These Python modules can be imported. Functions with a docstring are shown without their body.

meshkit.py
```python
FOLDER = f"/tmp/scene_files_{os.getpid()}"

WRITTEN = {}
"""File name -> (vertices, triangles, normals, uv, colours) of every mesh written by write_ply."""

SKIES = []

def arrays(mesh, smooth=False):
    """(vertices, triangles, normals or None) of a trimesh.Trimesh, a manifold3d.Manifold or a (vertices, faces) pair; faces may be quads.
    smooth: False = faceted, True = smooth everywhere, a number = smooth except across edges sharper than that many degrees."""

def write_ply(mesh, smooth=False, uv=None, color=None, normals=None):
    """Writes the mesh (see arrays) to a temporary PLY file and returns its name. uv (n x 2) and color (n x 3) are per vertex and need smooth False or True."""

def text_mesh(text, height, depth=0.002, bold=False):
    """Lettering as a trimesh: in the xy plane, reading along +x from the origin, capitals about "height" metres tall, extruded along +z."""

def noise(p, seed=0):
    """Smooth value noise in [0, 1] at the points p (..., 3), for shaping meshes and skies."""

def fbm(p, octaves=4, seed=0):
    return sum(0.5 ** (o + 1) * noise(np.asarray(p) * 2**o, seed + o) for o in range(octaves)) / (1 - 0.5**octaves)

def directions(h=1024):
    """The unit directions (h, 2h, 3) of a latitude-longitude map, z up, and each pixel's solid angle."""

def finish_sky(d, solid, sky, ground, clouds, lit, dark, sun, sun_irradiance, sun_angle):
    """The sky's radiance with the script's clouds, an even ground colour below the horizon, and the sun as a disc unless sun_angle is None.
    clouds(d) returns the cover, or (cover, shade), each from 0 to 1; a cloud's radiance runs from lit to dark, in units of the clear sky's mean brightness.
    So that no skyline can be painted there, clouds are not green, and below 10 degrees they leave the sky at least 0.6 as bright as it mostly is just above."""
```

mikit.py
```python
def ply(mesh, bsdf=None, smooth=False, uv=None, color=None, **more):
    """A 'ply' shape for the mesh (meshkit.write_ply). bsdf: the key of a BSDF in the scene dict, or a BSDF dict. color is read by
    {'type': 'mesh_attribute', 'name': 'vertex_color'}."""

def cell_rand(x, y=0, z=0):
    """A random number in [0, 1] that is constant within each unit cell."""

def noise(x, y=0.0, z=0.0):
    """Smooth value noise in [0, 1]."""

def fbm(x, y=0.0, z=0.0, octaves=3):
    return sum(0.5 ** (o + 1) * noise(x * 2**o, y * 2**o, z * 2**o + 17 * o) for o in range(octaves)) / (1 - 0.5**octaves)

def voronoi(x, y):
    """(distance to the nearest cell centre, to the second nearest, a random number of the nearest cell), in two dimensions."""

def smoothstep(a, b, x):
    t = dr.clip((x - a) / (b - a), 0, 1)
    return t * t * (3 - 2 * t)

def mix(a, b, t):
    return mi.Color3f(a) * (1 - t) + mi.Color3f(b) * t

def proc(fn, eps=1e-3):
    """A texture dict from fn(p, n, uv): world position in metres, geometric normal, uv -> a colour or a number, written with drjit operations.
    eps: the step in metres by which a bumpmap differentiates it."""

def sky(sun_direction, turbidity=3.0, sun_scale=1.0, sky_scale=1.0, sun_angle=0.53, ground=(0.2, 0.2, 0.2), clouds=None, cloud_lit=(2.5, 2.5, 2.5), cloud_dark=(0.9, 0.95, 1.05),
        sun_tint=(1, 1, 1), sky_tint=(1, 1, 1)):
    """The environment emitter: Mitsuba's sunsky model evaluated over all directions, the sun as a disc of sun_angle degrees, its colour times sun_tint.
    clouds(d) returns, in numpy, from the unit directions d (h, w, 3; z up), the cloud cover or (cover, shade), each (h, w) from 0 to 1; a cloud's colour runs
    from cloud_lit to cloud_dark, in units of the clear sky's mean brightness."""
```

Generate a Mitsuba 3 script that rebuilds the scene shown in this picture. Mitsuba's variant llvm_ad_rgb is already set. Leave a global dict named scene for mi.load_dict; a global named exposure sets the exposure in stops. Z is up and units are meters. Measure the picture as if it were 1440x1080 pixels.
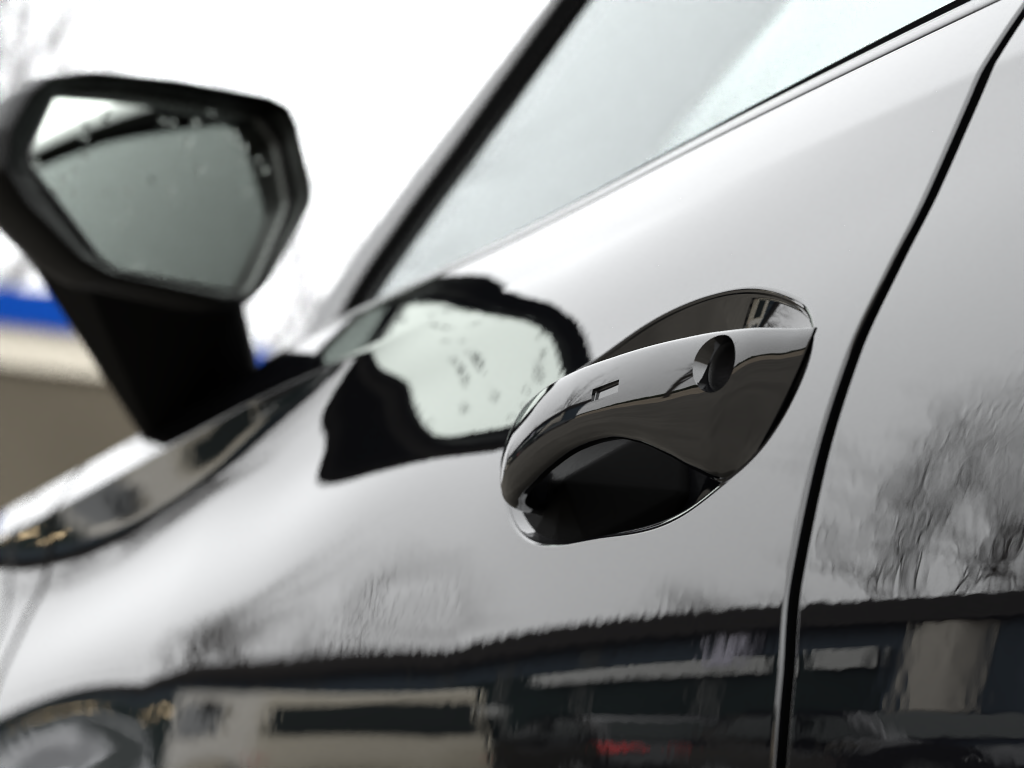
import math, random
import numpy as np, trimesh, manifold3d as m3
import drjit as dr
import mitsuba as mi
import mikit, meshkit
from mikit import proc, noise, fbm, voronoi, smoothstep, mix
from scipy.interpolate import BSpline, PchipInterpolator
from shapely.geometry import Polygon

T = mi.ScalarTransform4f
scene, labels = {}, {}

# ------------------------------------------------------------------ camera, sky, exposure
# car axes: x towards the car's nose, y out of its left flank, z up; the handle's middle is at (0, 0, Z0)
Z0 = 0.86
CAM = np.array([-0.94431, 0.40344, -0.24313 + Z0])
FWD = np.array([0.913890, -0.332304, 0.233193])
UP = np.array([-0.135645, 0.291450, 0.946920])
scene['camera'] = {'type': 'thinlens', 'fov': 20.957, 'fov_axis': 'x', 'near_clip': 0.02, 'far_clip': 2000.0,
                   'aperture_radius': 0.0052, 'focus_distance': 0.985,
                   'to_world': T().look_at(origin=CAM.tolist(), target=(CAM + FWD).tolist(), up=UP.tolist())}


def overcast(d):
    el = np.clip(d[..., 2], 0, 1)
    soft = meshkit.fbm(d * np.array([2.2, 2.2, 4.0]) + 3.1, 3, 4) - 0.5
    t = np.clip(el / 0.55, 0, 1)
    bright = 0.50 + 0.50 * t * t * (3 - 2 * t) * (1 - 0.12 * el)
    shade = 1.0 - bright + 0.06 * soft
    return np.ones(el.shape), np.clip(shade, 0, 1)


scene['sky'] = mikit.sky((-0.1, 0.15, 1.0), turbidity=3, sun_scale=0.1, sun_angle=200, sun_tint=(0.86, 0.92, 1.1), clouds=overcast, ground=(0.12, 0.11, 0.1),
                         cloud_lit=(1.71, 1.76, 1.79), cloud_dark=(0.0, 0.0, 0.0))
exposure = 3.98

# ------------------------------------------------------------------ materials


def rgb(r, g, b):
    return {'type': 'rgb', 'value': [r, g, b]}


def diffuse(key, c, scale=None, amount=0.25):
    if scale is None:
        tex = rgb(*c)
    else:
        tex = proc(lambda p, n, uv, c=c, s=scale, a=amount: mi.Color3f(*c) * (1 - a + 2 * a * fbm(p.x * s, p.y * s, p.z * s, 3)))
    scene[key] = {'type': 'twosided', 'bsdf': {'type': 'diffuse', 'reflectance': tex}}


def rough(key, c, alpha=0.2, ior=1.5):
    scene[key] = {'type': 'twosided', 'bsdf': {'type': 'roughplastic', 'diffuse_reflectance': rgb(*c), 'alpha': alpha, 'int_ior': ior, 'nonlinear': True}}


def gloss(key, c, ior=1.5):
    scene[key] = {'type': 'twosided', 'bsdf': {'type': 'plastic', 'diffuse_reflectance': rgb(*c), 'int_ior': ior, 'nonlinear': True}}


def peel(p, n, uv):
    return noise(p.x * 270, p.y * 270, p.z * 165) + 0.8 * noise(p.x * 120 + 5, p.y * 120, p.z * 80)


PAINT = (0.0115, 0.0118, 0.0150)
PAINT_IOR = 1.88
scene['paint'] = {'type': 'twosided', 'bsdf': {'type': 'bumpmap', 'scale': 1.15e-5, 'arbitrary': proc(peel, eps=4e-4),
                  'bsdf': {'type': 'plastic', 'diffuse_reflectance': rgb(*PAINT), 'int_ior': PAINT_IOR, 'nonlinear': True}}}
gloss('paint_smooth', PAINT, 1.95)
rough('grained_black', (0.003, 0.003, 0.003), 0.4, 1.14)
gloss('piano_black', (0.004, 0.004, 0.004))
rough('satin_black', (0.003, 0.003, 0.0028), 0.30, 1.22)
rough('matt_black', (0.0016, 0.0016, 0.0016), 0.5, 1.12)
diffuse('rubber', (0.004, 0.004, 0.004))
rough('trim_gloss', (0.03, 0.03, 0.03), 0.08)
rough('sleeve_grey', (0.02, 0.02, 0.021), 0.22)
rough('surround_grey', (0.10, 0.10, 0.098), 0.2)
rough('pillar_grey', (0.25, 0.25, 0.25), 0.35, 1.3)
rough('cloth', (0.018, 0.018, 0.018), 0.6, 1.2)
rough('cloth_light', (0.04, 0.04, 0.04), 0.6, 1.2)
scene['lock_metal'] = {'type': 'twosided', 'bsdf': {'type': 'roughconductor', 'material': 'Cr', 'alpha': 0.18}}
scene['mirror_silver'] = {'type': 'twosided', 'bsdf': {'type': 'conductor', 'material': 'Ag', 'specular_reflectance': rgb(0.85, 0.93, 0.90)}}
scene['window_glass'] = {'type': 'thindielectric', 'int_ior': 1.36, 'specular_reflectance': rgb(0.53, 0.565, 0.56), 'specular_transmittance': rgb(0.52, 0.565, 0.55)}
scene['water'] = {'type': 'dielectric', 'int_ior': 1.33}

diffuse('ground_earth', (0.24, 0.20, 0.155), 1.7, 0.3)
diffuse('asphalt', (0.10, 0.092, 0.08), 2.5, 0.25)
diffuse('white_paint', (0.55, 0.55, 0.53), 3.0, 0.15)
diffuse('brown_wall', (0.100, 0.087, 0.066), 0.5, 0.35)
diffuse('cream_band', (0.66, 0.61, 0.51), 0.4, 0.15)
diffuse('blue_band', (0.006, 0.055, 0.32))
diffuse('dark_fascia', (0.035, 0.032, 0.03))
diffuse('cream_wall', (0.45, 0.42, 0.37), 0.3, 0.1)
diffuse('lilac', (0.55, 0.53, 0.62))
diffuse('slate_wall', (0.055, 0.072, 0.09), 0.4, 0.2)
diffuse('bark', (0.05, 0.043, 0.036), 4, 0.3)
diffuse('hedge_green', (0.035, 0.04, 0.022), 1.5, 0.5)
diffuse('concrete', (0.10, 0.105, 0.10), 0.8, 0.15)
diffuse('dark_glazing', (0.022, 0.032, 0.031), 0.6, 0.4)
gloss('body_cream', (0.62, 0.58, 0.49))
gloss('body_white', (0.6, 0.6, 0.58))
gloss('body_navy', (0.012, 0.013, 0.02))
gloss('body_black', (0.008, 0.008, 0.009))
gloss('body_silver', (0.30, 0.30, 0.31))
rough('car_glass', (0.014, 0.021, 0.019), 0.1, 1.22)
rough('tyre_rubber', (0.02, 0.02, 0.02), 0.5)
rough('rim_grey', (0.3, 0.3, 0.3), 0.25)
gloss('red_lens', (0.62, 0.02, 0.02))
gloss('amber_lens', (0.4, 0.16, 0.02))
gloss('clear_lens', (0.5, 0.5, 0.5))

# ------------------------------------------------------------------ helpers
counts = {}


def fresh(key):
    n = counts.get(key, 0)
    counts[key] = n + 1
    return key if n == 0 else f'{key}_{n:03d}'


def put(key, mesh, mat, smooth=False, car=False, **more):
    key = fresh(key)
    if car:
        if isinstance(mesh, tuple):
            mesh = (np.asarray(mesh[0], float) + [0, 0, Z0], mesh[1])
        else:
            mesh = mesh.copy()
            mesh.apply_translation([0, 0, Z0])
    scene[key] = mikit.ply(mesh, mat, smooth=smooth, **more)
    return key


def tag(key, label=None, cat=None, group=None, kind=None):
    labels[key] = {k: v for k, v in (('label', label), ('category', cat), ('group', group), ('kind', kind)) if v}


def tm(v, f):
    return trimesh.Trimesh(np.asarray(v, float), np.asarray(f, int), process=False)


def grid_faces(n, m, close=False):
    f = []
    i, j = np.meshgrid(np.arange(n - 1), np.arange(m if close else m - 1), indexing='ij')
    a = i * m + j
    b = i * m + (j + 1) % m
    c, d = a + m, b + m
    return np.vstack([np.stack([a, c, d], -1).reshape(-1, 3), np.stack([a, d, b], -1).reshape(-1, 3)])


def grid(P, close=False, flip=False):
    P = np.asarray(P, float)
    f = grid_faces(P.shape[0], P.shape[1], close)
    return tm(P.reshape(-1, 3), f[:, ::-1] if flip else f)


def box(x0, x1, y0, y1, z0, z1):
    b = trimesh.creation.box([x1 - x0, y1 - y0, z1 - z0])
    b.apply_translation([(x0 + x1) / 2, (y0 + y1) / 2, (z0 + z1) / 2])
    return b


def hull(points, r=0.0, seg=12):
    """Rounded convex body around the points."""
    if r:
        s = trimesh.creation.icosphere(subdivisions=2, radius=r).vertices
        points = (np.asarray(points, float)[:, None] + s[None]).reshape(-1, 3)
    return trimesh.convex.convex_hull(np.asarray(points, float))


def cat(ms):
    return trimesh.util.concatenate(ms)


def tube(path, rad, n=10):
    path, rad = np.asarray(path, float), np.broadcast_to(rad, len(path))
    tn = np.gradient(path, axis=0)
    tn /= np.linalg.norm(tn, axis=1, keepdims=True)
    ref = np.array([0.3, 0.2, 0.93])
    a = np.cross(tn, ref)
    a /= np.linalg.norm(a, axis=1, keepdims=True)
    b = np.cross(tn, a)
    th = np.linspace(0, 2 * np.pi, n, endpoint=False)
    P = path[:, None] + rad[:, None, None] * (np.cos(th)[None, :, None] * a[:, None] + np.sin(th)[None, :, None] * b[:, None])
    return grid(P, close=True)


def ribbon(paths):
    """A sheet through several polylines with the same number of points."""
    return grid(np.stack(paths, 0))


# ------------------------------------------------------------------ the flank of the dark car: y as a function of x and s (metres below the crease)
COEF = np.array([[ 1.000e-05,  1.120e-03,  3.280e-03,  6.490e-03,  9.750e-03,  1.494e-02,  1.872e-02,  2.007e-02,  2.173e-02,  1.985e-02,  1.378e-02,  1.470e-03, -3.190e-03],
 [ 1.300e-04,  1.230e-03,  3.380e-03,  6.970e-03,  1.117e-02,  1.386e-02,  1.810e-02,  2.199e-02,  1.954e-02,  2.148e-02,  1.233e-02,  1.680e-03, -3.490e-03],
 [-5.600e-04, -3.700e-04,  3.700e-04,  2.530e-03,  5.150e-03,  1.220e-02,  1.621e-02,  1.745e-02,  2.115e-02,  2.063e-02,  1.217e-02,  1.150e-03, -3.620e-03],
 [ 7.000e-04,  2.750e-03,  6.270e-03,  1.052e-02,  1.462e-02,  1.563e-02,  2.137e-02,  2.475e-02,  2.203e-02,  2.117e-02,  1.042e-02, -1.370e-03, -3.640e-03],
 [-1.590e-03,  1.800e-04,  3.140e-03,  5.630e-03,  5.890e-03,  1.129e-02,  1.724e-02,  1.643e-02,  1.579e-02,  1.442e-02,  1.160e-03, -4.180e-03, -3.610e-03],
 [ 9.200e-04, -1.240e-03, -4.250e-03, -5.580e-03, -4.500e-03, -4.850e-03,  1.220e-03,  8.770e-03,  7.960e-03,  4.570e-03, -9.140e-03, -4.390e-03, -4.270e-03],
 [-3.900e-04, -1.120e-03, -3.100e-03, -7.760e-03, -1.185e-02, -9.980e-03, -3.930e-03,  2.700e-03,  1.800e-03, -5.280e-03, -1.378e-02, -6.640e-03, -4.040e-03],
 [ 2.100e-04, -1.370e-03, -4.050e-03, -7.120e-03, -1.081e-02, -1.505e-02, -9.840e-03, -2.800e-04, -4.140e-03, -1.418e-02, -1.558e-02, -7.890e-03, -3.660e-03],
 [-1.100e-04, -1.070e-03, -3.220e-03, -7.300e-03, -1.094e-02, -1.180e-02, -9.160e-03, -4.190e-03, -3.720e-03, -9.390e-03, -1.450e-02, -6.660e-03, -2.010e-03],
 [ 1.600e-04, -1.240e-03, -3.630e-03, -6.230e-03, -7.750e-03, -8.600e-03, -7.210e-03, -4.920e-03, -4.050e-03, -6.220e-03, -1.036e-02, -5.360e-03, -2.000e-05],
 [-1.800e-04, -1.390e-03, -3.420e-03, -5.580e-03, -7.150e-03, -7.640e-03, -6.700e-03, -4.720e-03, -3.750e-03, -5.060e-03, -8.690e-03, -4.520e-03,  9.100e-04]])
TX = np.r_[[-.5] * 3, [-.5, -.2, .1, .3, .45, .6, .8, 1.1, 1.4], [1.4] * 3]
TS = np.r_[[0] * 3, [0, .012, .024, .04, .06, .09, .125, .16, .2, .25, .36], [.36] * 3]
PZ = [-0.01653265, 0.0399671, -0.005279895, -0.03244311, -0.01479305, 0.09559716]


def zc(x):
    return np.polyval(PZ, np.clip(x, -0.6, 1.6))


def yc(x):
    x = np.asarray(x, float)
    t = np.clip((x - 0.12) / 0.5, 0, 1)
    return -0.012 * (x - 0.3) ** 2 + 0.014 * t * t * (3 - 2 * t)


def raw_flank(x, s):
    xx, s1 = np.clip(x, -0.5, 1.4 - 1e-9), np.clip(s, 0, 0.33)
    bx, bs = BSpline(TX, np.eye(11), 3)(xx), BSpline(TS, np.eye(13), 3)(s1)
    y = np.einsum('...j,jk,...k->...', bx, COEF, bs) + yc(x)
    t = np.maximum(-s, 0)
    return y - 0.36 * t - 1.1 * t * t - 0.22 * np.maximum(s - 0.33, 0) ** 2


SG = 0.0016
_g = np.linspace(-2.5, 2.5, 11)
_w = np.exp(-_g * _g / 2) / np.exp(-_g * _g / 2).sum()


def flank(x, s):
    """The flank with its crease softened; the tilt of the strip above it included."""
    x, s = np.broadcast_arrays(np.asarray(x, float), np.asarray(s, float))
    sg = np.interp(x, [0.30, 0.50], [SG, 0.0006])
    return sum(w * raw_flank(x, s + g * sg) for g, w in zip(_g, _w))


def flank_point(x, s):
    return np.stack(np.broadcast_arrays(x, flank(x, s), zc(x) - s), -1)


BELT = -0.0368                                   # s of the belt line
S_LINES = np.unique(np.round(np.r_[np.linspace(BELT, -0.006, 12), np.linspace(-0.006, -0.0025, 4), np.linspace(-0.0025, 0.0025, 14), np.linspace(0.0025, 0.008, 6), np.linspace(0.008, 0.20, 66), np.linspace(0.20, 0.34, 24), np.linspace(0.34, 0.60, 10)], 6))


def rear_shut(s):
    return PchipInterpolator([-.06, -.029, -.022, -.0127, .003, .0466, .0735, .1021, .14, .1777, .2097, .236, .30, .60],
                             [-.1990, -.1970, -.1965, -.1962, -.1960, -.1945, -.1887, -.1807, -.1768, -.1778, -.1829, -.1835, -.1835, -.178])(s)


def front_shut(s):
    return PchipInterpolator([-.06, 0, .0486, .0756, .1111, .1495, .1651, .22, .6], [1.035, 1.038, 1.0513, 1.0797, 1.0909, 1.0971, 1.1018, 1.11, 1.10])(s)


GAP, RND = 0.0044, 0.0014


def edge_profile():
    """(distance from the panel's edge, inset) from the hidden flange out to the flat."""
    th = np.linspace(0, np.pi / 2, 8)
    d = RND * (1 - np.cos(th))
    i = RND * (1 - np.sin(th))
    return np.r_[0.0, d], np.r_[0.0026, i]


def panel_columns(xr, xf, inner):
    """Column x for every row, inset: xr < xf edges per row, inner straight columns."""
    d, i = edge_profile()
    left = xr[:, None] + d[None]
    right = xf[:, None] - d[None, ::-1]
    k = np.linspace(0, 1, 7)[1:-1]
    a, b = inner[0], inner[-1]
    l2 = left[:, -1:] + (a - left[:, -1:]) * k[None]
    r2 = b + (right[:, :1] - b) * k[None]
    X = np.hstack([left, l2, np.broadcast_to(inner, (len(xr), len(inner))), r2, right])
    I = np.r_[i, np.zeros(len(k) + len(inner) + len(k)), i[::-1]]
    return X, np.broadcast_to(I, X.shape)


def panel_mesh(xr, xf, inner, slines, skip=None):
    X, I = panel_columns(xr, xf, inner)
    S = np.broadcast_to(slines[:, None], X.shape)
    P = flank_point(X, S).copy()
    P[..., 1] -= I
    top = P[0].copy()
    top2 = top + [0, -0.012, -0.010]               # the edge folds in at the belt line
    P = np.concatenate([top2[None], P], 0)
    n, m = P.shape[:2]
    f = grid_faces(n, m)
    if skip is not None:
        xa, xb, sa, sb = skip
        i, j = np.meshgrid(np.arange(n - 1), np.arange(m - 1), indexing='ij')
        si, xj = np.r_[slines[0], slines], X[0]
        cx = 0.5 * (X[np.maximum(i - 1, 0), j] + X[np.maximum(i - 1, 0), j + 1])
        cs = 0.5 * (si[i] + si[i + 1])
        keep = ~((cx > xa) & (cx < xb) & (cs > sa) & (cs < sb)).ravel()
        f = f[np.r_[keep, keep]]
    return tm(P.reshape(-1, 3), f[:, ::-1])


# the handle recess: its outline in (x, z - local)
REC = np.array([[.092, -.008], [.088, .006], [.066, .0205], [.0391, .0263], [.0039, .0345], [-.0409, .0388], [-.0826, .0353], [-.1184, .0249], [-.1425, .0100], [-.1469, .0004],
                [-.1438, -.0131], [-.1334, -.0257], [-.1112, -.0363], [-.0869, -.0446], [-.0524, -.0495], [-.0046, -.0513], [.0359, -.0495], [.0649, -.041], [.0843, -.0265]])
RC = np.array([-0.03, -0.006])


def closed_spline(P, n):
    t = np.r_[0, np.cumsum(np.linalg.norm(np.diff(np.vstack([P, P[:1]]), axis=0), axis=1))]
    from scipy.interpolate import CubicSpline
    c = CubicSpline(t, np.vstack([P, P[:1]]), bc_type='periodic')
    return c(np.linspace(0, t[-1], n, endpoint=False))


NA = 1600
rec_outline = closed_spline(REC, NA)
rec_outline = rec_outline[np.argsort(np.arctan2(*(rec_outline - RC).T[::-1]))]
XA, XB, SA, SB = -0.160, 0.104, 0.034, 0.166

inner = np.unique(np.round(np.r_[np.linspace(XA, XB, 110), np.linspace(XB, 0.5, 60), np.linspace(0.5, 0.98, 46)], 6))
SL = np.unique(np.round(np.r_[S_LINES[S_LINES < SA - 1e-4], np.linspace(SA, SB, 74), S_LINES[S_LINES > SB + 1e-4]], 6))

# --- car > front_door
door = panel_mesh(rear_shut(SL) + GAP, front_shut(SL) - 2 * GAP, inner, SL, (XA, XB, SA, SB))
# the patch round the recess, from its outline to the rectangle
px_, ps_ = inner[(inner >= XA - 1e-6) & (inner <= XB + 1e-6)], SL[(SL >= SA - 1e-6) & (SL <= SB + 1e-6)]
rect = np.vstack([np.c_[px_, np.full(len(px_), SA)][::-1], np.c_[np.full(len(ps_), XA), ps_][1:], np.c_[px_, np.full(len(px_), SB)][1:], np.c_[np.full(len(ps_), XB), ps_][::-1][1:-1]])
ang = np.arctan2(zc(rect[:, 0]) - rect[:, 1] - RC[1], rect[:, 0] - RC[0])
a0 = np.arctan2(rec_outline[:, 1] - RC[1], rec_outline[:, 0] - RC[0])
k0 = np.argsort(a0)
rec_outline = np.c_[np.interp(ang, a0[k0], rec_outline[k0, 0], period=2 * np.pi), np.interp(ang, a0[k0], rec_outline[k0, 1], period=2 * np.pi)]
rim_r = 0.0016 + 0.0042 * np.exp(-((ang + 0.62) / 0.50) ** 2 * 0) * np.clip(np.cos(ang - math.radians(-152)), 0, 1) ** 2      # wider rounding at the lower rear
ol_s = np.c_[rec_outline[:, 0], zc(rec_outline[:, 0]) - rec_outline[:, 1]]
nrm = np.roll(rec_outline, -1, 0) - np.roll(rec_outline, 1, 0)
nrm = np.c_[nrm[:, 1], -nrm[:, 0]] / np.linalg.norm(nrm, axis=1, keepdims=True)     # outward in (x, z)
outer = rec_outline + nrm * rim_r[:, None]
outer_s = np.c_[outer[:, 0], zc(outer[:, 0]) - outer[:, 1]]
ks = np.linspace(0, 1, 16) ** 1.3
ring = np.stack([outer_s + (rect - outer_s) * k for k in ks], 0)
patch = grid(flank_point(ring[..., 0], ring[..., 1]), close=True)
if patch.face_normals[:, 1].mean() * door.face_normals[:, 1].mean() < 0:
    patch.invert()
door = cat([door, patch])
door.merge_vertices(digits_vertex=7)
put('car__front_door', door, 'paint', smooth=50, car=True)

# --- recess cup
th = np.linspace(0, np.pi / 2, 9)
rows = []
for t in th[:-1]:
    o = rec_outline + nrm * (rim_r * (1 - np.sin(t)))[:, None]
    s = np.c_[o[:, 0], zc(o[:, 0]) - o[:, 1]]
    p = flank_point(s[:, 0], s[:, 1])
    p[:, 1] -= rim_r * (1 - np.cos(t))
    rows.append(p)
base = flank_point(ol_s[:, 0], ol_s[:, 1])
cen = np.array([-0.015, 0, -0.031])
for rho in np.r_[np.linspace(1, 0.8, 14), np.linspace(0.8, 0.02, 26)[1:]]:
    p = base.copy()
    p[:, [0, 2]] = cen[[0, 2]] + (base[:, [0, 2]] - cen[[0, 2]]) * rho
    p[:, 1] = base[:, 1] * rho + 0.018 * (1 - rho) - rim_r - (0.012 + 0.020 * np.clip((base[:, 0] * rho + cen[0] * (1 - rho) + .13) / .075, 0, 1) ** 1.5) * (1 - rho ** 1.75)
    rows.append(p)
put('car__front_door__handle_recess', grid(np.stack(rows, 0), close=True, flip=True), 'paint_smooth', smooth=60, car=True)

# --- rear door and front fender
xr = np.full(len(S_LINES), -1.05)
put('car__rear_door', panel_mesh(xr, rear_shut(S_LINES) - GAP, np.linspace(-1.0, -0.21, 60), S_LINES), 'paint', smooth=50, car=True)
wg = PchipInterpolator([-.06, .03, .05, .08, .11, .14, .2, .6], [1.19, 1.185, 1.176, 1.170, 1.173, 1.176, 1.185, 1.2])
put('car__wing_trim', panel_mesh(front_shut(S_LINES) + 2 * GAP, wg(S_LINES) - .0065, np.linspace(1.122, 1.155, 6), S_LINES), 'paint', smooth=50, car=True)
put('car__front_wing', panel_mesh(wg(S_LINES) + .0065, np.full(len(S_LINES), 1.75), np.linspace(1.215, 1.70, 40), S_LINES), 'paint', smooth=50, car=True)
# dark body behind the gaps
put('car__inner_body', cat([box(-1.0, 1.7, -1.72, -0.07, -0.45, 0.06)]), 'matt_black', car=True)
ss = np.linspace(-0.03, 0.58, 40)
for fn, gp in ((rear_shut, GAP), (front_shut, 2 * GAP), (wg, .0065)):  # black channel over the painted flanges, the shade in each gap put into colour
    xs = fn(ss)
    put('car__gap_shade_lining', grid(np.stack([flank_point(xs + k, ss) - [0, dp, 0] for k, dp in ((-gp - .0002, .0022), (-gp - .0006, 0.030), (gp + .0006, 0.030), (gp + .0002, .0022))], 0)), 'matt_black', car=True)

# ------------------------------------------------------------------ handle
ST = np.array([  # x at the top, shear to the bottom edge, z top, z bottom, y of the face
    [-.1498, .0335, .0102, -.0385, .0152], [-.141, .0320, .0106, -.0384, .0205], [-.126, .0260, .0108, -.0368, .0282], [-.108, .018, .0108, -.0334, .0330], [-.09, .010, .0100, -.0290, .0372],
    [-.07, .004, .0085, -.0245, .0415], [-.05, 0, .0066, -.0225, .0450], [-.025, 0, .0045, -.0245, .0480], [0, 0, .0018, -.0300, .0490], [.02, 0, -.0018, -.0350, .0480], [.034, 0, -.0055, -.0372, .0450],
    [.045, 0, -.0095, -.0380, .0395], [.053, 0, -.0135, -.0375, .0310], [.0575, 0, -.0170, -.0360, .0200], [.059, 0, -.0190, -.0350, .0060]])
uu = np.r_[0, np.cumsum(np.hypot(np.diff(ST[:, 0]), np.diff(ST[:, 4])))]
NST = 170
us = np.linspace(0, uu[-1], NST)
X0, SH, ZT, ZB, YF = [PchipInterpolator(uu, ST[:, k])(us) for k in range(5)]
dX, dY = np.gradient(X0, us), np.gradient(YF, us)
ln = np.hypot(dX, dY)
nx, ny = -dY / ln * 1.0, dX / ln                    # outward in plan, perpendicular to the face line
nx, ny = np.where(ny < 0, -nx, nx), np.abs(ny)
THK = np.interp(us / uu[-1], [0, .06, .16, .28, .42, .6, .8, 1], [.006, .009, .016, .016, .014, .013, .013, .012])
# cross-section: the face's normal turns from straight up at the top edge, through level, to straight down and under
NF, NB = 72, 30
qa = np.linspace(0, 1, 400)


def face_curve(tilt):
    phi = np.radians(PchipInterpolator([0, .035, .09, .16, .45, .62, .76, .90, 1], [92, 45, 15, 8, -5, -15, -33, -68, -100])(qa) + tilt * np.clip(qa * 9, 0, 1) * np.clip((1 - qa) * 6, 0, 1))
    z = -np.r_[0, np.cumsum(0.5 * (np.cos(phi[1:]) + np.cos(phi[:-1])) * np.diff(qa))]
    w = np.r_[0, np.cumsum(0.5 * (np.sin(phi[1:]) + np.sin(phi[:-1])) * np.diff(qa))]
    h = z.max() - z.min()
    return (z - z.max()) / h, (w - w.max()) / h


TILT = np.interp(us / uu[-1], [0, .15, .3, .5, .8, 1], [-3, -3, 0, 4, 5, 3])
rowsH = []
NP = NF + NB
kf = np.unique(np.round(np.linspace(0, 399, NF)).astype(int))
for k in range(NST):
    h = ZT[k] - ZB[k]
    zf, wf = face_curve(TILT[k])
    zf, wf = zf[kf], wf[kf]
    vv, d = -zf, wf * h * np.interp(us[k], [0, .003, .009, .020], [.15, .45, .8, 1.0])
    # the back: from the lower end up to the top end at the strap's thickness
    t = np.linspace(0, 1, NB + 2)[1:-1]
    bz = vv[-1] + (vv[0] - vv[-1]) * t
    bd = d[-1] + (d[0] - d[-1]) * t - np.maximum(THK[k] - 0.5 * (abs(d[0]) + abs(d[-1])), 0.002) * np.sqrt(np.clip(1 - (2 * t - 1) ** 4, 0, 1))
    vv, d = np.r_[vv, bz], np.r_[d, bd]
    rowsH.append(np.c_[X0[k] + SH[k] * vv ** 1.55 + nx[k] * d, YF[k] + ny[k] * d, ZT[k] - h * vv])
NP = len(rowsH[0])
rowsH = np.array(rowsH)
vs = rowsH.reshape(-1, 3)
f = grid_faces(NST, NP, True)
c0, c1 = len(vs), len(vs) + 1
capA = np.array([[c0, (j + 1) % NP, j] for j in range(NP)])
capB = np.array([[c1, (NST - 1) * NP + j, (NST - 1) * NP + (j + 1) % NP] for j in range(NP)])
H = tm(np.vstack([vs, rowsH[0].mean(0), rowsH[-1].mean(0)]), np.vstack([f, capA[:, ::-1], capB[:, ::-1]]))
if H.volume < 0:
    H.invert()


def man(t):
    return m3.Manifold(m3.Mesh(np.asarray(t.vertices, np.float32), np.asarray(t.faces, np.uint32)))


def axis_frame(o, axis, upv=(0, 0, 1)):
    a = np.asarray(axis, float) / np.linalg.norm(axis)
    b = np.cross(upv, a)
    b /= np.linalg.norm(b)
    M = np.eye(4)
    M[:3, 0], M[:3, 1], M[:3, 2], M[:3, 3] = b, np.cross(a, b), a, o
    return M


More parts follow.
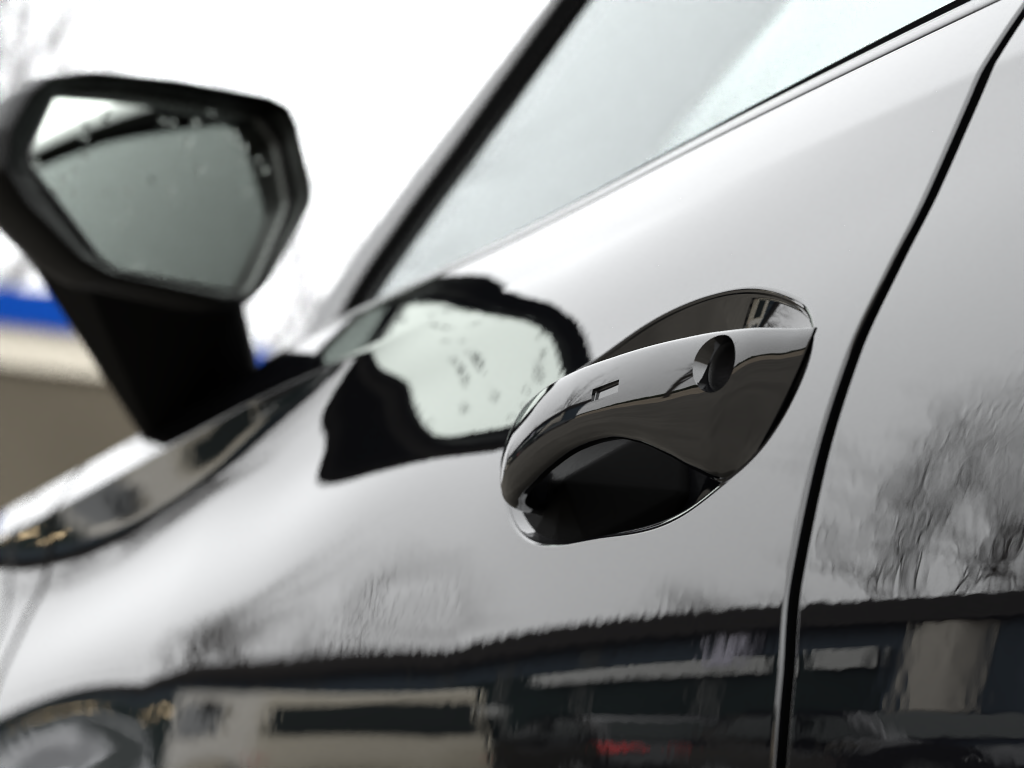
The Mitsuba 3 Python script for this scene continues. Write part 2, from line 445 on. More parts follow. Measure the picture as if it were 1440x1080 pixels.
KEY = np.array([-0.1115, 0.0275, -0.0018])
KAX = np.array([-0.16, 0.98, -0.02])
KM = axis_frame(KEY, KAX)
prof = np.array([[0, -0.0125], [0.0082, -0.0125], [0.0086, -0.002], [0.0092, 0.0005], [0.0108, 0.004], [0.0140, 0.010], [0, 0.010]])
bore = trimesh.creation.revolve(prof, sections=72)
bore.apply_transform(KM)
SLOT = np.array([-0.0530, 0.0438, -0.0075])
SM = axis_frame(SLOT, (-0.13, 0.98, 0.05), (0.14, 0, 0.99))
slot = hull([[a * 0.0079 + 0.0012 * b * 0, b * 0.0020, c] for a in (-1, 1) for b in (-1, 1) for c in (-0.0004, 0.006)], 0.0004)
slot.apply_transform(SM)
Hm = man(H)
try:
    Hm = Hm - man(bore) - man(slot)
    hm = Hm.to_mesh()
    H2 = tm(hm.vert_properties[:, :3], hm.tri_verts)
except Exception:
    H2 = H
put('car__front_door__handle', H2, 'paint_smooth', smooth=32, car=True)
# lock barrel at the bottom of the bore
lockb = trimesh.creation.revolve(np.array([[0, -0.0100], [0.0030, -0.0100], [0.0034, -0.0104], [0.0058, -0.0104], [0.0064, -0.0112], [0.0064, -0.02], [0, -0.02]]), sections=48)
lockb.vertices[:, 2] = np.maximum(lockb.vertices[:, 2], -0.0135)
lockb.apply_transform(KM)
key_slot = box(-0.0006, 0.0006, -0.0026, 0.0026, -0.0106, -0.0098)
key_slot.apply_transform(KM)
sleeve = trimesh.creation.revolve(np.array([[0.00905, -0.0003], [0.0086, -0.0012], [0.0082, -0.0030], [0.0079, -0.0123]]), sections=72)
sleeve.apply_transform(KM)
put('car__front_door__lock_sleeve', sleeve, 'sleeve_grey', smooth=30, car=True)
put('car__front_door__lock_barrel', lockb, 'lock_metal', smooth=30, car=True)
put('car__front_door__key_slot', key_slot, 'matt_black', car=True)
# black pivot housing for the handle's front end, enlarged to hide sky-lit recess walls
piv = hull([[.050, .014, -.024], [.087, .0105, -.022], [.083, .0105, -.033], [.060, .0105, -.041], [.040, .009, -.0445], [.020, .006, -.045], [.028, .016, -.026], [.006, -.012, -.040], [.074, -.002, -.010], [.060, -.004, .002], [.002, -.012, .004], [-.006, -.014, -.024]], 0.005)
piv = piv.subdivide().subdivide().subdivide()
trimesh.smoothing.filter_laplacian(piv, lamb=0.5, iterations=14)
put('car__front_door__handle_pivot_filler', piv, 'matt_black', smooth=30, car=True)

# ------------------------------------------------------------------ belt trim, glass and pillars


def belt_curve(x):
    p = flank_point(x, np.full_like(x, BELT))
    return p


def yg(x, z):
    return -0.047 - 0.32 * (z - 0.155) - 0.03 * (x - 0.1) ** 2


def sweep_x(xs, section):
    """section(x) -> k x 2 (y, z)"""
    P = np.array([[(x, a, b) for a, b in section(x)] for x in xs])
    return grid(P)


def trim_section(x):
    b = belt_curve(np.array([x]))[0]
    y0, z0 = b[1], b[2]
    pts = [(-.006, -.004), (-.0016, .0004), (-.0010, .0016), (-.0011, .0030), (-.0032, .0075), (-.0058, .0112), (-.0074, .0126), (-.0088, .0124), (-.0094, .0112), (-.0098, .004)]
    c = BSpline(np.r_[[0] * 3, np.linspace(0, 1, len(pts) - 2), [1] * 3], np.array(pts), 3)(np.linspace(0, 1, 24))
    return c * np.interp(x, [-.1, .1, .6], [1, .85, .45]) + [y0, z0]


xs_t = np.linspace(-0.9, 0.60, 120)
put('car__belt_trim', sweep_x(xs_t, trim_section), 'trim_gloss', smooth=60, car=True)


def seal_section(x):
    b = belt_curve(np.array([x]))[0]
    y0, z0 = b[1] - 0.0098, b[2] + 0.004
    k = np.interp(x, [-.1, .1, .6], [1, .85, .45])
    y0, z0 = b[1] - 0.0098 * k, b[2] + 0.004 * k
    u = np.interp(x, [-.16, .06, .25], [1, .45, 0]) * .0026
    return [(y0 + .0004, z0 - .002), (y0 + .0002, z0 + .009 * k), (y0 - .0012, z0 + .0128 * k + u), (y0 - .0032, z0 + .0132 * k + u), (y0 - .005, z0 + .010 * k)]


put('car__belt_seal', sweep_x(xs_t, seal_section), 'rubber', smooth=40, car=True)


def z_top(x):
    return 0.500 - 0.30 * np.clip(x - 0.0, -.6, .8) ** 2


XF = PchipInterpolator([.05, .10, .16, .19, .238, .298, .374, .62], [.614, .613, .611, .622, .607, .571, .531, .39])
SEAL_W = PchipInterpolator([.05, .159, .26, .327, .386, .62], [.026, .026, .033, .043, .047, .05])
PIL_W = PchipInterpolator([.05, .2, .287, .327, .417, .62], [.19, .195, .19, .155, .10, .08])


def x_front(z):
    return float(XF(z))


def glass_sheet(x0, x1f, z0f, inset=0.0, n=40, m=20):
    zz = np.linspace(0, 1, m)
    P = np.zeros((m, n, 3))
    for i, t in enumerate(zz):
        for j, q in enumerate(np.linspace(0, 1, n)):
            x = x0 + q * (0.6 - x0)
            z = z0f + t * (z_top(x) - z0f)
            x = x0 + q * (x1f(z) - x0)
            P[i, j] = (x, yg(x, z) - inset, z)
    return grid(P)


put('car__front_window', glass_sheet(-0.19, x_front, 0.132), 'window_glass', smooth=True, car=True)
put('car__rear_window', glass_sheet(-0.95, lambda z: -0.25, 0.132), 'window_glass', smooth=True, car=True)


def strip(xfun0, xfun1, z0, z1, dy0, dy1, n=30, k=5, bulge=0.0):
    P = np.zeros((k, n, 3))
    for i, q in enumerate(np.linspace(0, 1, k)):
        for j, z in enumerate(np.linspace(z0, z1, n)):
            x = xfun0(z) * (1 - q) + xfun1(z) * q
            P[i, j] = (x, yg(x, z) + dy0 * (1 - q) + dy1 * q + bulge * 4 * q * (1 - q), z)
    return grid(P)


put('car__window_seal', strip(lambda z: x_front(z) - 0.002, lambda z: x_front(z) + float(SEAL_W(z)), 0.125, 0.50, 0.002, 0.007, n=60, bulge=0.003), 'rubber', smooth=40, car=True)
put('car__window_post', strip(lambda z: -0.245, lambda z: -0.195, 0.13, 0.50, 0.003, 0.003), 'rubber', smooth=40, car=True)
# A pillar: the painted body ahead of the seal, rounding into the windscreen


def apillar():
    P = []
    for z in np.linspace(0.10, 0.56, 40):
        xf = x_front(z) + float(SEAL_W(z)) + 0.001
        kw = float(PIL_W(z)) / 0.236
        row = []
        for dx, dy in ((0, -.012), (.001, .004), (.004, .0075), (.012, .009), (.05, .008), (.055, .004), (.060, .004), (.066, .008), (.11, .006), (.16, -.002), (.20, -.016), (.225, -.035), (.235, -.060), (.236, -.10)):
            x = xf + dx * kw
            row.append((x, yg(x, z) + dy, z))
        P.append(row)
    return grid(np.array(P))


put('car__windscreen_pillar', apillar(), 'pillar_grey', smooth=35, car=True)


def rail_strip(offs, x0=-1.0, x1=0.50, n=90):
    P = []
    for dy, dz in offs:
        row = []
        for x in np.linspace(x0, x1, n):
            z = z_top(x)
            row.append((x, yg(x, z) + dy, z + dz))
        P.append(row)
    return grid(np.array(P))


put('car__roof_frame', rail_strip([(.001, -.008), (.006, -.004), (.007, .006), (.004, .016), (-.002, .020)]), 'rubber', smooth=50, car=True)
put('car__roof_rail', rail_strip([(-.004, .018), (.004, .020), (.005, .026), (-.002, .042), (-.012, .060), (-.022, .070)]), 'paint_smooth', smooth=50, car=True)
put('car__roof_ditch', rail_strip([(-.023, .069), (-.026, .060), (-.036, .060), (-.039, .070)]), 'rubber', smooth=30, car=True)
put('car__roof', rail_strip([(-.037, .064), (-.039, .072), (-.050, .078), (-.09, .090), (-.16, .103), (-.30, .118), (-.55, .13), (-.85, .131), (-1.2, .118), (-1.42, .07)], x1=0.42), 'paint_smooth', smooth=50, car=True)
put('car__roof_lining', rail_strip([(-.03, .0), (-.06, .05), (-.15, .075), (-.30, .088), (-.55, .10), (-.85, .10), (-1.2, .088), (-1.42, .03)], x1=0.40), 'cloth', smooth=50, car=True)
# cabin seen through the glass: pillar lining (widened inboard to block windscreen light), dashboard, seats, far side
P = []
for z in np.linspace(0.08, 0.62, 24):
    x = x_front(z)
    p0, p3 = np.array([x + .03, yg(x, z) - .02, z]), np.array([.663 - (z - .357) * 2.33, -.25, z])
    p1, p2 = p0 + [.03, -.03, 0], p3 * .6 + p0 * .4 + [.03, 0, 0]
    P.append([(1 - q) ** 3 * p0 + 3 * q * (1 - q) ** 2 * p1 + 3 * q * q * (1 - q) * p2 + q ** 3 * p3 for q in np.linspace(0, 1, 16)])
put('car__pillar_lining_baffle', grid(np.array(P)), 'cloth_light', smooth=True, car=True)
put('car__dashboard', hull([[.55, -.12, .06], [.55, -1.6, .06], [.65, -.12, .11], [.65, -1.6, .11], [1.1, -.15, .12], [1.1, -1.6, .12], [1.1, -.15, .0], [1.1, -1.6, 0]], 0.02), 'matt_black', smooth=40, car=True)
ws = np.array([[(1.32 - 0.9 * t + 0.10 * (1 - q * q), -0.86 + 0.72 * q * (1 - 0.14 * t), 0.13 + 0.40 * t) for q in np.linspace(-1, 1, 24)] for t in np.linspace(0, 1, 14)])
put('car__windscreen', grid(ws), 'window_glass', smooth=True, car=True)
for yy in (-0.50, -1.25):
    st = hull([[-.28, yy - .22, -.2], [-.28, yy + .22, -.2], [-.45, yy - .20, .30], [-.45, yy + .20, .30], [-.38, yy - .22, 0], [-.38, yy + .22, 0]], 0.05)
    k = put('car__seat', st, 'cloth', smooth=40, car=True)
    hr = hull([[-.49, yy - .10, .40], [-.49, yy + .10, .40], [-.50, yy - .09, .50], [-.50, yy + .09, .50]], 0.035)
    put(k + '__headrest', hr, 'cloth', smooth=40, car=True)
far = [box(-1.0, 1.1, -1.74, -1.70, -.4, .13), box(-.27, -.17, -1.70, -1.66, .13, .50)]
put('car__far_side', cat(far), 'cloth', car=True)
# wing body behind the fender, sill
bn = np.array([[(x, y, zc(x) + 0.046 + 0.05 * math.sin(math.pi * min(1, max(0, -y / 1.7))) - 0.01 * (x - 1.1)) for y in np.linspace(-0.045, -1.66, 24)] for x in np.linspace(1.16, 1.75, 16)])
put('car__bonnet', grid(bn), 'paint_smooth', smooth=True, car=True)
tag('car', 'glossy black parked car whose front door handle fills the foreground', 'car')

# ------------------------------------------------------------------ wing mirror (part of the car)
MM = np.array([0.5918, 0.0813, 0.1954])
HEAD = 0.972                                     # size of the mirror head
MN = np.array([-.969, -.242, .054]) / np.linalg.norm([-.969, -.242, .054])
MU = np.cross([0, 0, 1.0], MN)
MU /= np.linalg.norm(MU)
MV = np.cross(MN, MU)


def mp(u, v, n):
    return MM + HEAD * (np.multiply.outer(np.asarray(u), MU) + np.multiply.outer(np.asarray(v), MV) + np.multiply.outer(np.asarray(n), MN))


RIM = np.array([[-.113, -.035], [-.1162, -.0098], [-.1094, .0165], [-.0999, .0298], [-.0741, .0441], [-.0196, .0611], [.0434, .0757], [.0584, .0751], [.0668, .0671], [.087, .0322], [.0895, .0223],
                [.0862, .0084], [.0718, -.0379], [.0635, -.0518], [.0471, -.0581], [-.0338, -.0705], [-.0537, -.0676], [-.0964, -.0483]])
GLS = np.array([[-.0824, .0296], [-.0434, .0445], [.0504, .0679], [.0673, .0579], [.0831, .0235], [.0815, .011], [.0703, -.0354], [.0658, -.0421], [.0461, -.0459], [-.0206, -.0591], [-.0337, -.0558], [-.0869, -.0188],
                [-.0904, -.0112]])


def soft_loop(P, n, k=5):
    poly = Polygon(P).buffer(-0.004).buffer(0.004, 12)
    r = np.array(poly.exterior.coords)[:-1]
    t = np.r_[0, np.cumsum(np.linalg.norm(np.diff(np.vstack([r, r[:1]]), axis=0), axis=1))]
    q = np.linspace(0, t[-1], n, endpoint=False)
    out = np.c_[np.interp(q, t, np.r_[r[:, 0], r[0, 0]]), np.interp(q, t, np.r_[r[:, 1], r[0, 1]])]
    a = np.arctan2(out[:, 1] - .0, out[:, 0] + .01)
    return out[np.argsort(a)]


NR = 240
rim = soft_loop(RIM, NR)
gl = soft_loop(GLS, NR)
ga = np.arctan2(gl[:, 1], gl[:, 0] + .01)
ra = np.arctan2(rim[:, 1], rim[:, 0] + .01)


def at_angles(L, a0, a):
    k = np.argsort(a0)
    return np.c_[np.interp(a, a0[k], L[k, 0], period=2 * np.pi), np.interp(a, a0[k], L[k, 1], period=2 * np.pi)]


AA = np.linspace(-np.pi, np.pi, NR, endpoint=False)
rim, gl = at_angles(rim, ra, AA), at_angles(gl, ga, AA)
mc = np.array([-.012, .002])


def lp(L, scale, n, shift=(0, 0)):
    q = mc + (L - mc) * scale + np.asarray(shift)
    return mp(q[:, 0], q[:, 1], np.full(len(q), n))


mid = rim * 0.5 + gl * 0.5
bez = [lp(rim, 1.0, .016), lp(rim, .992, .0195), lp(rim, .975, .0210), lp(rim, .955, .0200), lp(mid, 1.0, .013), lp(gl, 1.035, .0015), lp(gl, 1.03, -.004)]
shell = [lp(rim, 1.0, .016), lp(rim, 1.012, .012), lp(rim, 1.02, .004), lp(rim, 1.015, -.015), lp(rim, .975, -.030), lp(rim, .90, -.045), lp(rim, .78, -.058), lp(rim, .56, -.067), lp(rim, .3, -.071), lp(rim, .02, -.072)]
put('car__wing_mirror', grid(np.stack(shell, 0), close=True), 'satin_black', smooth=50, car=True)
put('car__wing_mirror__bezel', grid(np.stack(bez, 0), close=True, flip=True), 'satin_black', smooth=40, car=True)
# glass: slightly domed plate aimed at the driver
GT = np.array([0.0, -0.068])        # tilt: slopes of the plate along u and v


def glass_n(u, v):
    return 0.0015 - (u * u + v * v) / (2 * 1.15) + GT[0] * u + GT[1] * v


rows = []
for k in np.linspace(1, 0.02, 26):
    q = mc + (gl - mc) * k
    rows.append(mp(q[:, 0], q[:, 1], glass_n(q[:, 0], q[:, 1])))
put('car__wing_mirror__glass', grid(np.stack(rows, 0), close=True, flip=True), 'mirror_silver', smooth=True, car=True)
lip = []
for k, n in ((1.032, -.002), (1.032, .0012), (1.024, .0030), (1.008, .0032), (.998, .0018), (.998, -.001)):
    q = mc + (gl - mc) * k
    lip.append(mp(q[:, 0], q[:, 1], glass_n(q[:, 0], q[:, 1]) + n))
put('car__wing_mirror__glass_surround', grid(np.stack(lip, 0), close=True, flip=True), 'surround_grey', smooth=40, car=True)
# stalk from the housing down to the door's shoulder
top = [mp(u, v, n) for u, v, n in ((-.068, -.050, -.026), (-.030, -.056, -.020), (.076, -.040, -.030), (.078, -.022, -.064), (-.052, -.030, -.064))]
foot = np.array([[.860, -.018, .100], [.800, -.055, .142], [.825, -.066, .136], [.885, -.032, .096]])
mid_ = [(t * 0.45 + f_ * 0.55) for t, f_ in zip(np.array(top), foot)]
mid_[1] = mid_[1] + [0.0, -.004, 0]
stalk = hull(np.vstack([top, foot]), 0.007)
put('car__wing_mirror__stalk', stalk, 'grained_black', smooth=30, car=True)

# raindrops on the mirror glass
DROPS = [[ 0.05326,  0.02011],
 [-0.06012,  0.01892],
 [-0.05878,  0.01031],
 [-0.05689, -0.00033],
 [-0.06124, -0.01111],
 [-0.06798, -0.01824],
 [-0.06924, -0.02772],
 [-0.05815, -0.02438],
 [-0.03855, -0.01597],
 [-0.02538, -0.01002],
 [-0.01971, -0.02202],
 [-0.02523, -0.03274],
 [-0.01228,  0.04039],
 [-0.00565,  0.04211],
 [ 0.00959,  0.04822],
 [ 0.00693,  0.03496],
 [ 0.00688,  0.02932],
 [ 0.03174,  0.04856],
 [ 0.03962,  0.04837],
 [ 0.04527,  0.04681],
 [ 0.04608,  0.03765],
 [ 0.05674,  0.04324],
 [ 0.06274,  0.03845],
 [ 0.01882,  0.02091],
 [-0.08443, -0.01563],
 [ 0.00172,  0.00083],
 [-0.06307,  0.0118 ],
 [-0.04886,  0.02802],
 [-0.02815,  0.04332],
 [-0.04776,  0.03307],
 [-0.06579, -0.021  ],
 [ 0.01898,  0.05765],
 [ 0.03686,  0.05297],
 [-0.00885, -0.05163]]
rng = np.random.default_rng(5)
cap = []
na, nr = 14, 5
for r in range(nr + 1):
    for a in range(na):
        t, p = r / nr * math.pi / 2, a / na * 2 * math.pi
        cap.append((math.sin(t) * math.cos(p), math.sin(t) * math.sin(p), 0.75 * math.cos(t)))
capf = grid_faces(nr + 1, na, True)
capv = np.array(cap)
ORD = 'first second third fourth fifth sixth seventh eighth ninth tenth eleventh twelfth'.split()
DROPS = sorted(DROPS, key=lambda d: -(d[1] - 0.2 * d[0]))
DROPS = [(d[0], d[1], f'{ORD[i]} raindrop from the left in the {band} third of the wing mirror glass') for band, part in zip(('upper', 'middle', 'lower'), np.array_split(np.array(DROPS), 3)) for i, d in enumerate(part[np.argsort(part[:, 0])])]
for u, v, drop_label in DROPS:
    r = rng.uniform(.0015, .0024)
    o = mp(u, v, glass_n(u, v) + 0.0002)
    V = o + (capv[:, :1] * MU * r + capv[:, 1:2] * MV * r * rng.uniform(.9, 1.25) + capv[:, 2:] * MN * r)
    base_c = len(V)
    V = np.vstack([V, o])
    F = np.vstack([capf, [[base_c, nr * na + (a + 1) % na, nr * na + a] for a in range(na)]])
    d = tm(V, F)
    d.fix_normals()
    k = put('water_drop', d, 'water', smooth=40, car=True)
    tag(k, drop_label, 'water drop', 'raindrops on the wing mirror glass')

# ------------------------------------------------------------------ ground and surroundings
g = 400.0
put('ground', tm([[-g, -g, 0], [g, -g, 0], [g, g, 0], [-g, g, 0]], [[0, 1, 2], [0, 2, 3]]), 'ground_earth')
tag('ground', kind='structure')
put('car_park', tm([[-40, -8, .004], [90, -8, .004], [90, 11.4, .004], [-40, 11.4, .004]], [[0, 1, 2], [0, 2, 3]]), 'asphalt')
tag('car_park', kind='structure')


def tree(x, y, h, seed, label, spread=0.5, thick=1.0, group=None):
    rs = random.Random(seed)
    segs = {'trunk': [], 'crown': []}

    def grow(p, d, L, r, lev):
        n = 4 if lev < 3 else 3
        pts, q, dd = [p], np.array(p, float), np.array(d, float)
        for i in range(n):
            dd = dd + np.array([rs.gauss(0, .11), rs.gauss(0, .11), rs.gauss(0.05, .06)])
            dd /= np.linalg.norm(dd)
            q = q + dd * L / n
            pts.append(q)
        rad = np.linspace(r, r * 0.55, n + 1)
        segs['trunk' if lev == 0 else 'crown'].append(tube(pts, rad, 7 if lev < 2 else (4 if lev < 4 else 3)))
        if lev >= 5:
            return
        kids = (5, 4, 4, 4, 3)[lev]
        for k in range(kids):
            t = rs.uniform(0.35, 1.0) if k else 1.0
            i = min(n, max(1, round(t * n)))
            a = rs.uniform(0, 2 * math.pi)
            s = spread * rs.uniform(.6, 1.3) * (0.5 if k == 0 else 1)
            side = np.cross(dd, [math.cos(a), math.sin(a), 0.2])
            side /= np.linalg.norm(side) + 1e-9
            nd = dd + side * s * 1.2
            nd[2] = max(nd[2], -0.1) + 0.1
            grow(pts[i], nd / np.linalg.norm(nd), L * rs.uniform(.55, .8), rad[i] * 0.74, lev + 1)

    grow((x, y, -0.05), np.array([0, 0, 1.0]), h * 0.34, h * 0.021 * thick, 0)
    t = fresh('bare_tree')
    put(t + '__trunk', cat(segs['trunk']), 'bark', smooth=True)
    put(t + '__crown', cat(segs['crown']), 'bark')
    tag(t, label, 'tree', group)


# vehicles across the car park
def vehicle(name, x, y, length, height, width, mat, heading, label, van=False, catg='car', group=None):
    """Parked vehicle; (x, y) the middle of its near flank, heading +1: nose towards +x."""
    t = fresh(name)
    L, Hh, W = length, height, width
    if van:
        side = [(0, .35), (0, .62), (.02 * L, Hh * .97), (.05 * L, Hh), (.70 * L, Hh), (.78 * L, Hh * .97), (.90 * L, Hh * .60), (.985 * L, Hh * .50), (L, Hh * .34), (L, .30), (.5 * L, .26)]
        win = [(.30 * L, Hh * .56), (.31 * L, Hh * .88), (.72 * L, Hh * .88), (.845 * L, Hh * .57)]
    else:
        side = [(0, .45), (.01 * L, .68), (.03 * L, Hh * .62), (.14 * L, Hh * .93), (.22 * L, Hh), (.48 * L, Hh), (.56 * L, Hh * .96), (.71 * L, Hh * .66), (.95 * L, Hh * .56), (L, Hh * .42), (L, .28), (.5 * L, .24), (.02 * L, .28)]
        win = [(.13 * L, Hh * .67), (.19 * L, Hh * .88), (.24 * L, Hh * .93), (.47 * L, Hh * .93), (.54 * L, Hh * .90), (.67 * L, Hh * .67)]
    P = np.array(side)
    shp = Polygon(P).buffer(-.06).buffer(.06, 6).simplify(.004)
    r = np.array(shp.exterior.coords)[:-1]
    zb = Hh * .6
    def lay(w, ins):
        ww = np.where(r[:, 1] > zb, w - .16 * (r[:, 1] - zb) / (Hh - zb), w)
        c = r.mean(0)
        q = c + (r - c) * ins
        return q, ww
    rowsv = []
    for sgn, ins in ((-1, .02), (-1, .93), (-1, .985), (-.93, 1.0), (.93, 1.0), (1, .985), (1, .93), (1, .02)):
        q, ww = lay(W / 2, ins)
        rowsv.append(np.c_[q[:, 0] - L / 2, sgn * ww, q[:, 1]])
    M = np.eye(4)
    M[0, 0], M[1, 1] = heading, heading
    M[:3, 3] = [x, y + W / 2, 0]

    def place(m):
        m = m.copy()
        m.apply_transform(M)
        return m
    body = grid(np.array(rowsv), close=True)
    body.fix_normals()
    put(t + '__body', place(body), mat, smooth=35)
    wp = Polygon(win).buffer(-.03).buffer(.03, 4)
    for sgn in (-1, 1):
        v2, f2 = trimesh.creation.triangulate_polygon(wp, engine='earcut')
        zz = v2[:, 1]
        ww = np.where(zz > zb, W / 2 - .16 * (zz - zb) / (Hh - zb), W / 2) + .004
        m = tm(np.c_[v2[:, 0] - L / 2, sgn * ww, zz], f2)
        put(t + '__side_window', place(m), 'car_glass')
        bp = .42 * L - L / 2
        put(t + '__window_post', place(box(bp, bp + .07, sgn * (W / 2 - .10) - .075, sgn * (W / 2 - .10) + .075, Hh * .60, Hh * .92)), 'rubber')
    f0 = (.845, .60, .715, .95) if van else (.70, .67, .565, .95)
    for (xa, za, xb, zb2), k in ((f0, '__windscreen'), ((.0077, .50, .0166, .84) if van else (.035, .64, .135, .91), '__rear_screen')):
        o = .012 if k == '__windscreen' else -.022
        a = W / 2 - .12
        m = tm([[xa * L - L / 2 + o, -a, za * Hh + .01], [xa * L - L / 2 + o, a, za * Hh + .01], [xb * L - L / 2 + o, a - .1, zb2 * Hh + .01], [xb * L - L / 2 + o, -a + .1, zb2 * Hh + .01]], [[0, 1, 2], [0, 2, 3]])
        put(t + k, place(m), 'car_glass')
    for wx in (.18, .80):
        for sgn in (-1, 1):
            ty = trimesh.creation.cylinder(.32, .21, sections=28)
            ty.apply_transform(trimesh.transformations.rotation_matrix(math.pi / 2, [1, 0, 0]))
            ty.apply_translation([wx * L - L / 2, sgn * (W / 2 - .10), .32])
            kk = put(t + '__wheel', place(ty), 'tyre_rubber', smooth=40)
            rm = trimesh.creation.cylinder(.21, .02, sections=24)
            rm.apply_transform(trimesh.transformations.rotation_matrix(math.pi / 2, [1, 0, 0]))
            rm.apply_translation([wx * L - L / 2, sgn * (W / 2 + .012), .32])
            put(kk + '__rim', place(rm), 'rim_grey')
    tl = .30 if van else .55
    for sgn in (-1, 1):
        put(t + '__tail_light', place(hull([[.02 * L - L / 2 - .02, sgn * (W / 2 - .05), Hh * (tl - .05)], [.02 * L - L / 2 + .10, sgn * (W / 2 - .01), Hh * (tl + .05)], [.0 * L - L / 2 + .0, sgn * (W / 2 - (.12 if van else .35)), Hh * tl], [.02 * L - L / 2 + .05, sgn * (W / 2 - .02), Hh * (tl - .07)]], .03)), 'red_lens', smooth=30)
        put(t + '__headlight', place(hull([[L / 2 - .10, sgn * (W / 2 - .08), Hh * .42], [L / 2 - .32, sgn * (W / 2 - .03), Hh * .46], [L / 2 - .05, sgn * (W / 2 - .40), Hh * .40]], .04)), 'clear_lens', smooth=30)
    tag(t, label, catg, group)


vehicle('parked_van', 22.0, 5.4, 6.4, 2.05, 1.95, 'body_cream', 1, 'cream panel van parked across the car park, mirrored in the black door', van=True, catg='van')
vehicle('parked_car', 19.9, 8.3, 4.3, 1.44, 1.78, 'body_black', 1, 'black hatchback with red tail lights, mirrored low in the black door', group=None)
vehicle('parked_car', 14.2, 8.3, 4.4, 1.42, 1.8, 'body_navy', -1, 'dark navy hatchback at the near end of the row across the car park')
vehicle('parked_van', 27.5, 8.3, 5.0, 1.95, 1.9, 'body_white', 1, 'white van parked in the row ahead of the black hatchback', van=True, catg='van')
vehicle('parked_car', 33.5, 4.6, 4.4, 1.5, 1.8, 'body_silver', -1, 'silver hatchback parked beyond the cream van')
vehicle('parked_car', -3.0, 21.0, 4.4, 1.48, 1.8, 'body_silver', 1, 'silver hatchback parked far off on the open side of the car park')
vehicle('parked_car', -9.5, 22.0, 4.4, 1.48, 1.8, 'body_navy', 1, 'dark blue hatchback parked far off beside a silver one')

# showroom along the far side
s = 'showroom_building'
put(s + '__wall', box(17.2, 80, 12.06, 15.0, 0, 4.0), 'slate_wall')
put(s + '__roof', box(17.0, 80.4, 11.6, 15.4, 4.0, 4.62), 'dark_fascia')
xw = 19.6
while xw < 78:
    put(s + '__window', box(xw, xw + 3.1, 12.0, 12.05, 0.5, 3.2), 'dark_glazing')
    put(s + '__pillar', box(xw + 3.15, xw + 3.55, 11.985, 12.05, 0, 3.99), 'concrete')
    xw += 3.7
put(s + '__sign_board', box(21.4, 28.4, 11.84, 11.92, 2.72, 3.12), 'body_white')
put(s + '__notice_panel', box(19.5, 20.6, 11.84, 11.92, 2.78, 3.25), 'body_white')
put(s + '__corner_pillar', box(18.0, 18.7, 11.7, 12.05, 0, 3.99), 'cream_wall')
put(s + '__wall_panel', box(22.0, 22.7, 11.8, 11.92, 2.9, 3.98), 'lilac')
for lx, lz, ll in ((53.3, 2.70, .32), (53.9, 2.76, .28), (54.5, 2.72, .22), (57.5, 2.6, .3), (47.2, 2.9, .2), (47.7, 2.95, .22), (40.0, 3.0, .14), (40.3, 3.04, .16), (62.0, 2.5, .3)):
    lamp = box(lx, lx + ll, 11.80, 11.96, lz, lz + .10)
    k = put(s + '__lamp', lamp, 'white_paint')
    scene[k]['emitter'] = {'type': 'area', 'radiance': rgb(0.26, 0.19, 0.10)}
tag(s, 'low slate coloured showroom with a dark roof edge, mirrored in the black door', 'building')

# the workshop seen past the mirror
Pw = np.array([23.7, -3.8])
ang_w = math.radians(44)
tw = np.array([math.cos(ang_w), math.sin(ang_w)])
Mw = np.eye(4)
Mw[:2, 0], Mw[:2, 1], Mw[:2, 3] = tw, [tw[1], -tw[0]], Pw      # local x along the facade, y away from the camera


def wput(k, b, mat):
    b = b.copy()
    b.apply_transform(Mw)
    b.fix_normals()
    return put(k, b, mat)


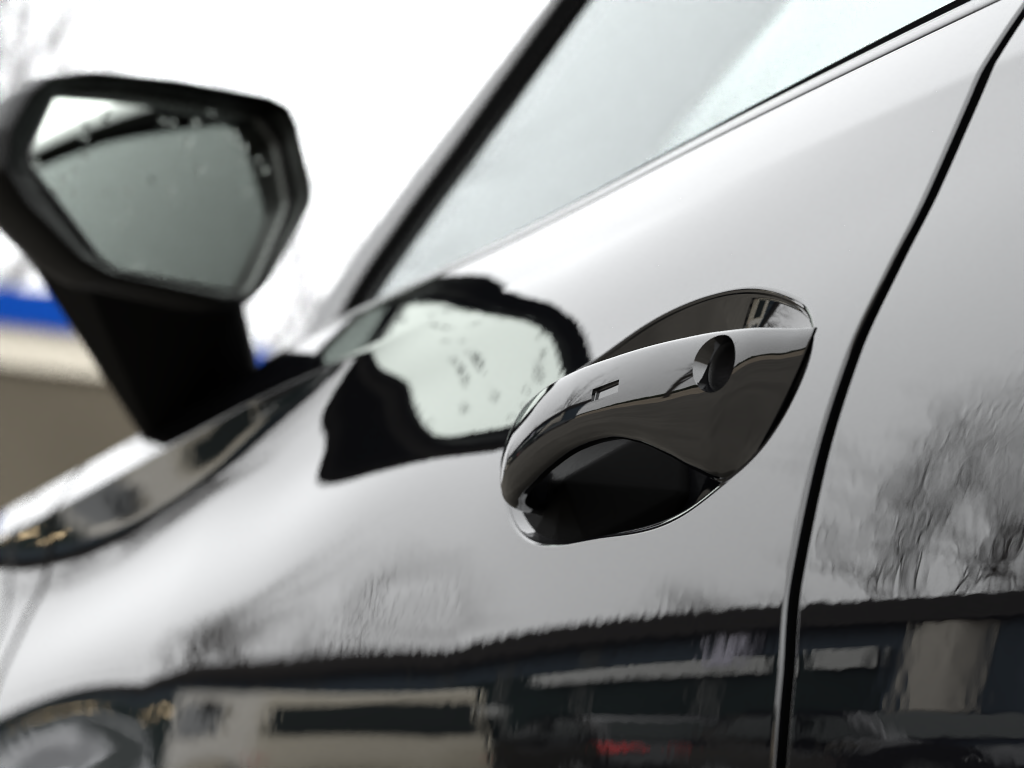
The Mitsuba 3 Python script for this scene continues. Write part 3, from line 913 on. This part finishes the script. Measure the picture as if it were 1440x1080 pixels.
b_ = 'workshop_building'
wput(b_ + '__wall', box(-1.8, 6, 0.05, 12, 0, 5.62), 'brown_wall')
wput(b_ + '__cornice', box(-1.85, 6.05, -0.02, 12.05, 5.62, 5.98), 'cream_band')
wput(b_ + '__fascia', box(-1.9, 6.1, -0.1, 12.1, 5.98, 6.33), 'blue_band')
tag(b_, 'brown walled workshop with a cream band and bright blue fascia behind the wing mirror', 'building')

hedge = []
hr_ = np.random.default_rng(3)
for i in range(90):
    xx = -90 + i * 2.2
    e = trimesh.creation.icosphere(subdivisions=2, radius=1.0)
    e.vertices *= (1 + 0.5 * (meshkit.noise(e.vertices * 3 + i) - .5))[:, None]
    e.apply_scale([hr_.uniform(1.5, 2.2), 1.2, hr_.uniform(.8, 1.5)])
    e.apply_translation([xx, 62 + hr_.uniform(-1, 1), .8])
    hedge.append(e)
put('hedge', cat(hedge), 'hedge_green', smooth=True)
tag('hedge', 'dark bare hedge running along the far edge of the open ground', 'hedge', kind='stuff')
for xx, yy, nm in ((-6, 14.0, 0), (-1.5, 14.0, 1), (3.0, 14.0, 2)):
    k = fresh('parking_line')
    scene[k] = mikit.ply(tm([[xx, yy, .008], [xx + .15, yy, .008], [xx + .15, yy + 5, .008], [xx, yy + 5, .008]], [[0, 1, 2], [0, 2, 3]]), 'white_paint')
    tag(k, kind='structure')

# bare trees
tree(29.0, 18.2, 15.0, 11, 'large bare tree above the showroom roof, mirrored right of the door gap', 0.7)
tree(62.0, 15.9, 16.0, 5, 'bare tree above the showroom, mirrored below the door handle', 0.7, 0.7)
tree(70.0, 20.5, 17.0, 8, 'second bare tree above the showroom', 0.7, 0.7)
tree(36.0, 18.0, 10.0, 9, 'smaller bare tree just left of the large one above the showroom roof', 0.65)
tree(30.0, -4.9, 17, 21, 'tall bare tree rising behind the wing mirror', 0.55, 1.1)
tree(34.0, -7.6, 16, 33, 'tall bare tree behind the workshop, right of the wing mirror', 0.55, 1.1)
tree(15.5, 22.0, 12, 15, 'lone bare tree on the open ground, mirrored in the door handle', 0.55)
tree(-2.0, 52.0, 9, 17, 'smaller bare tree near the hedge', 0.55)
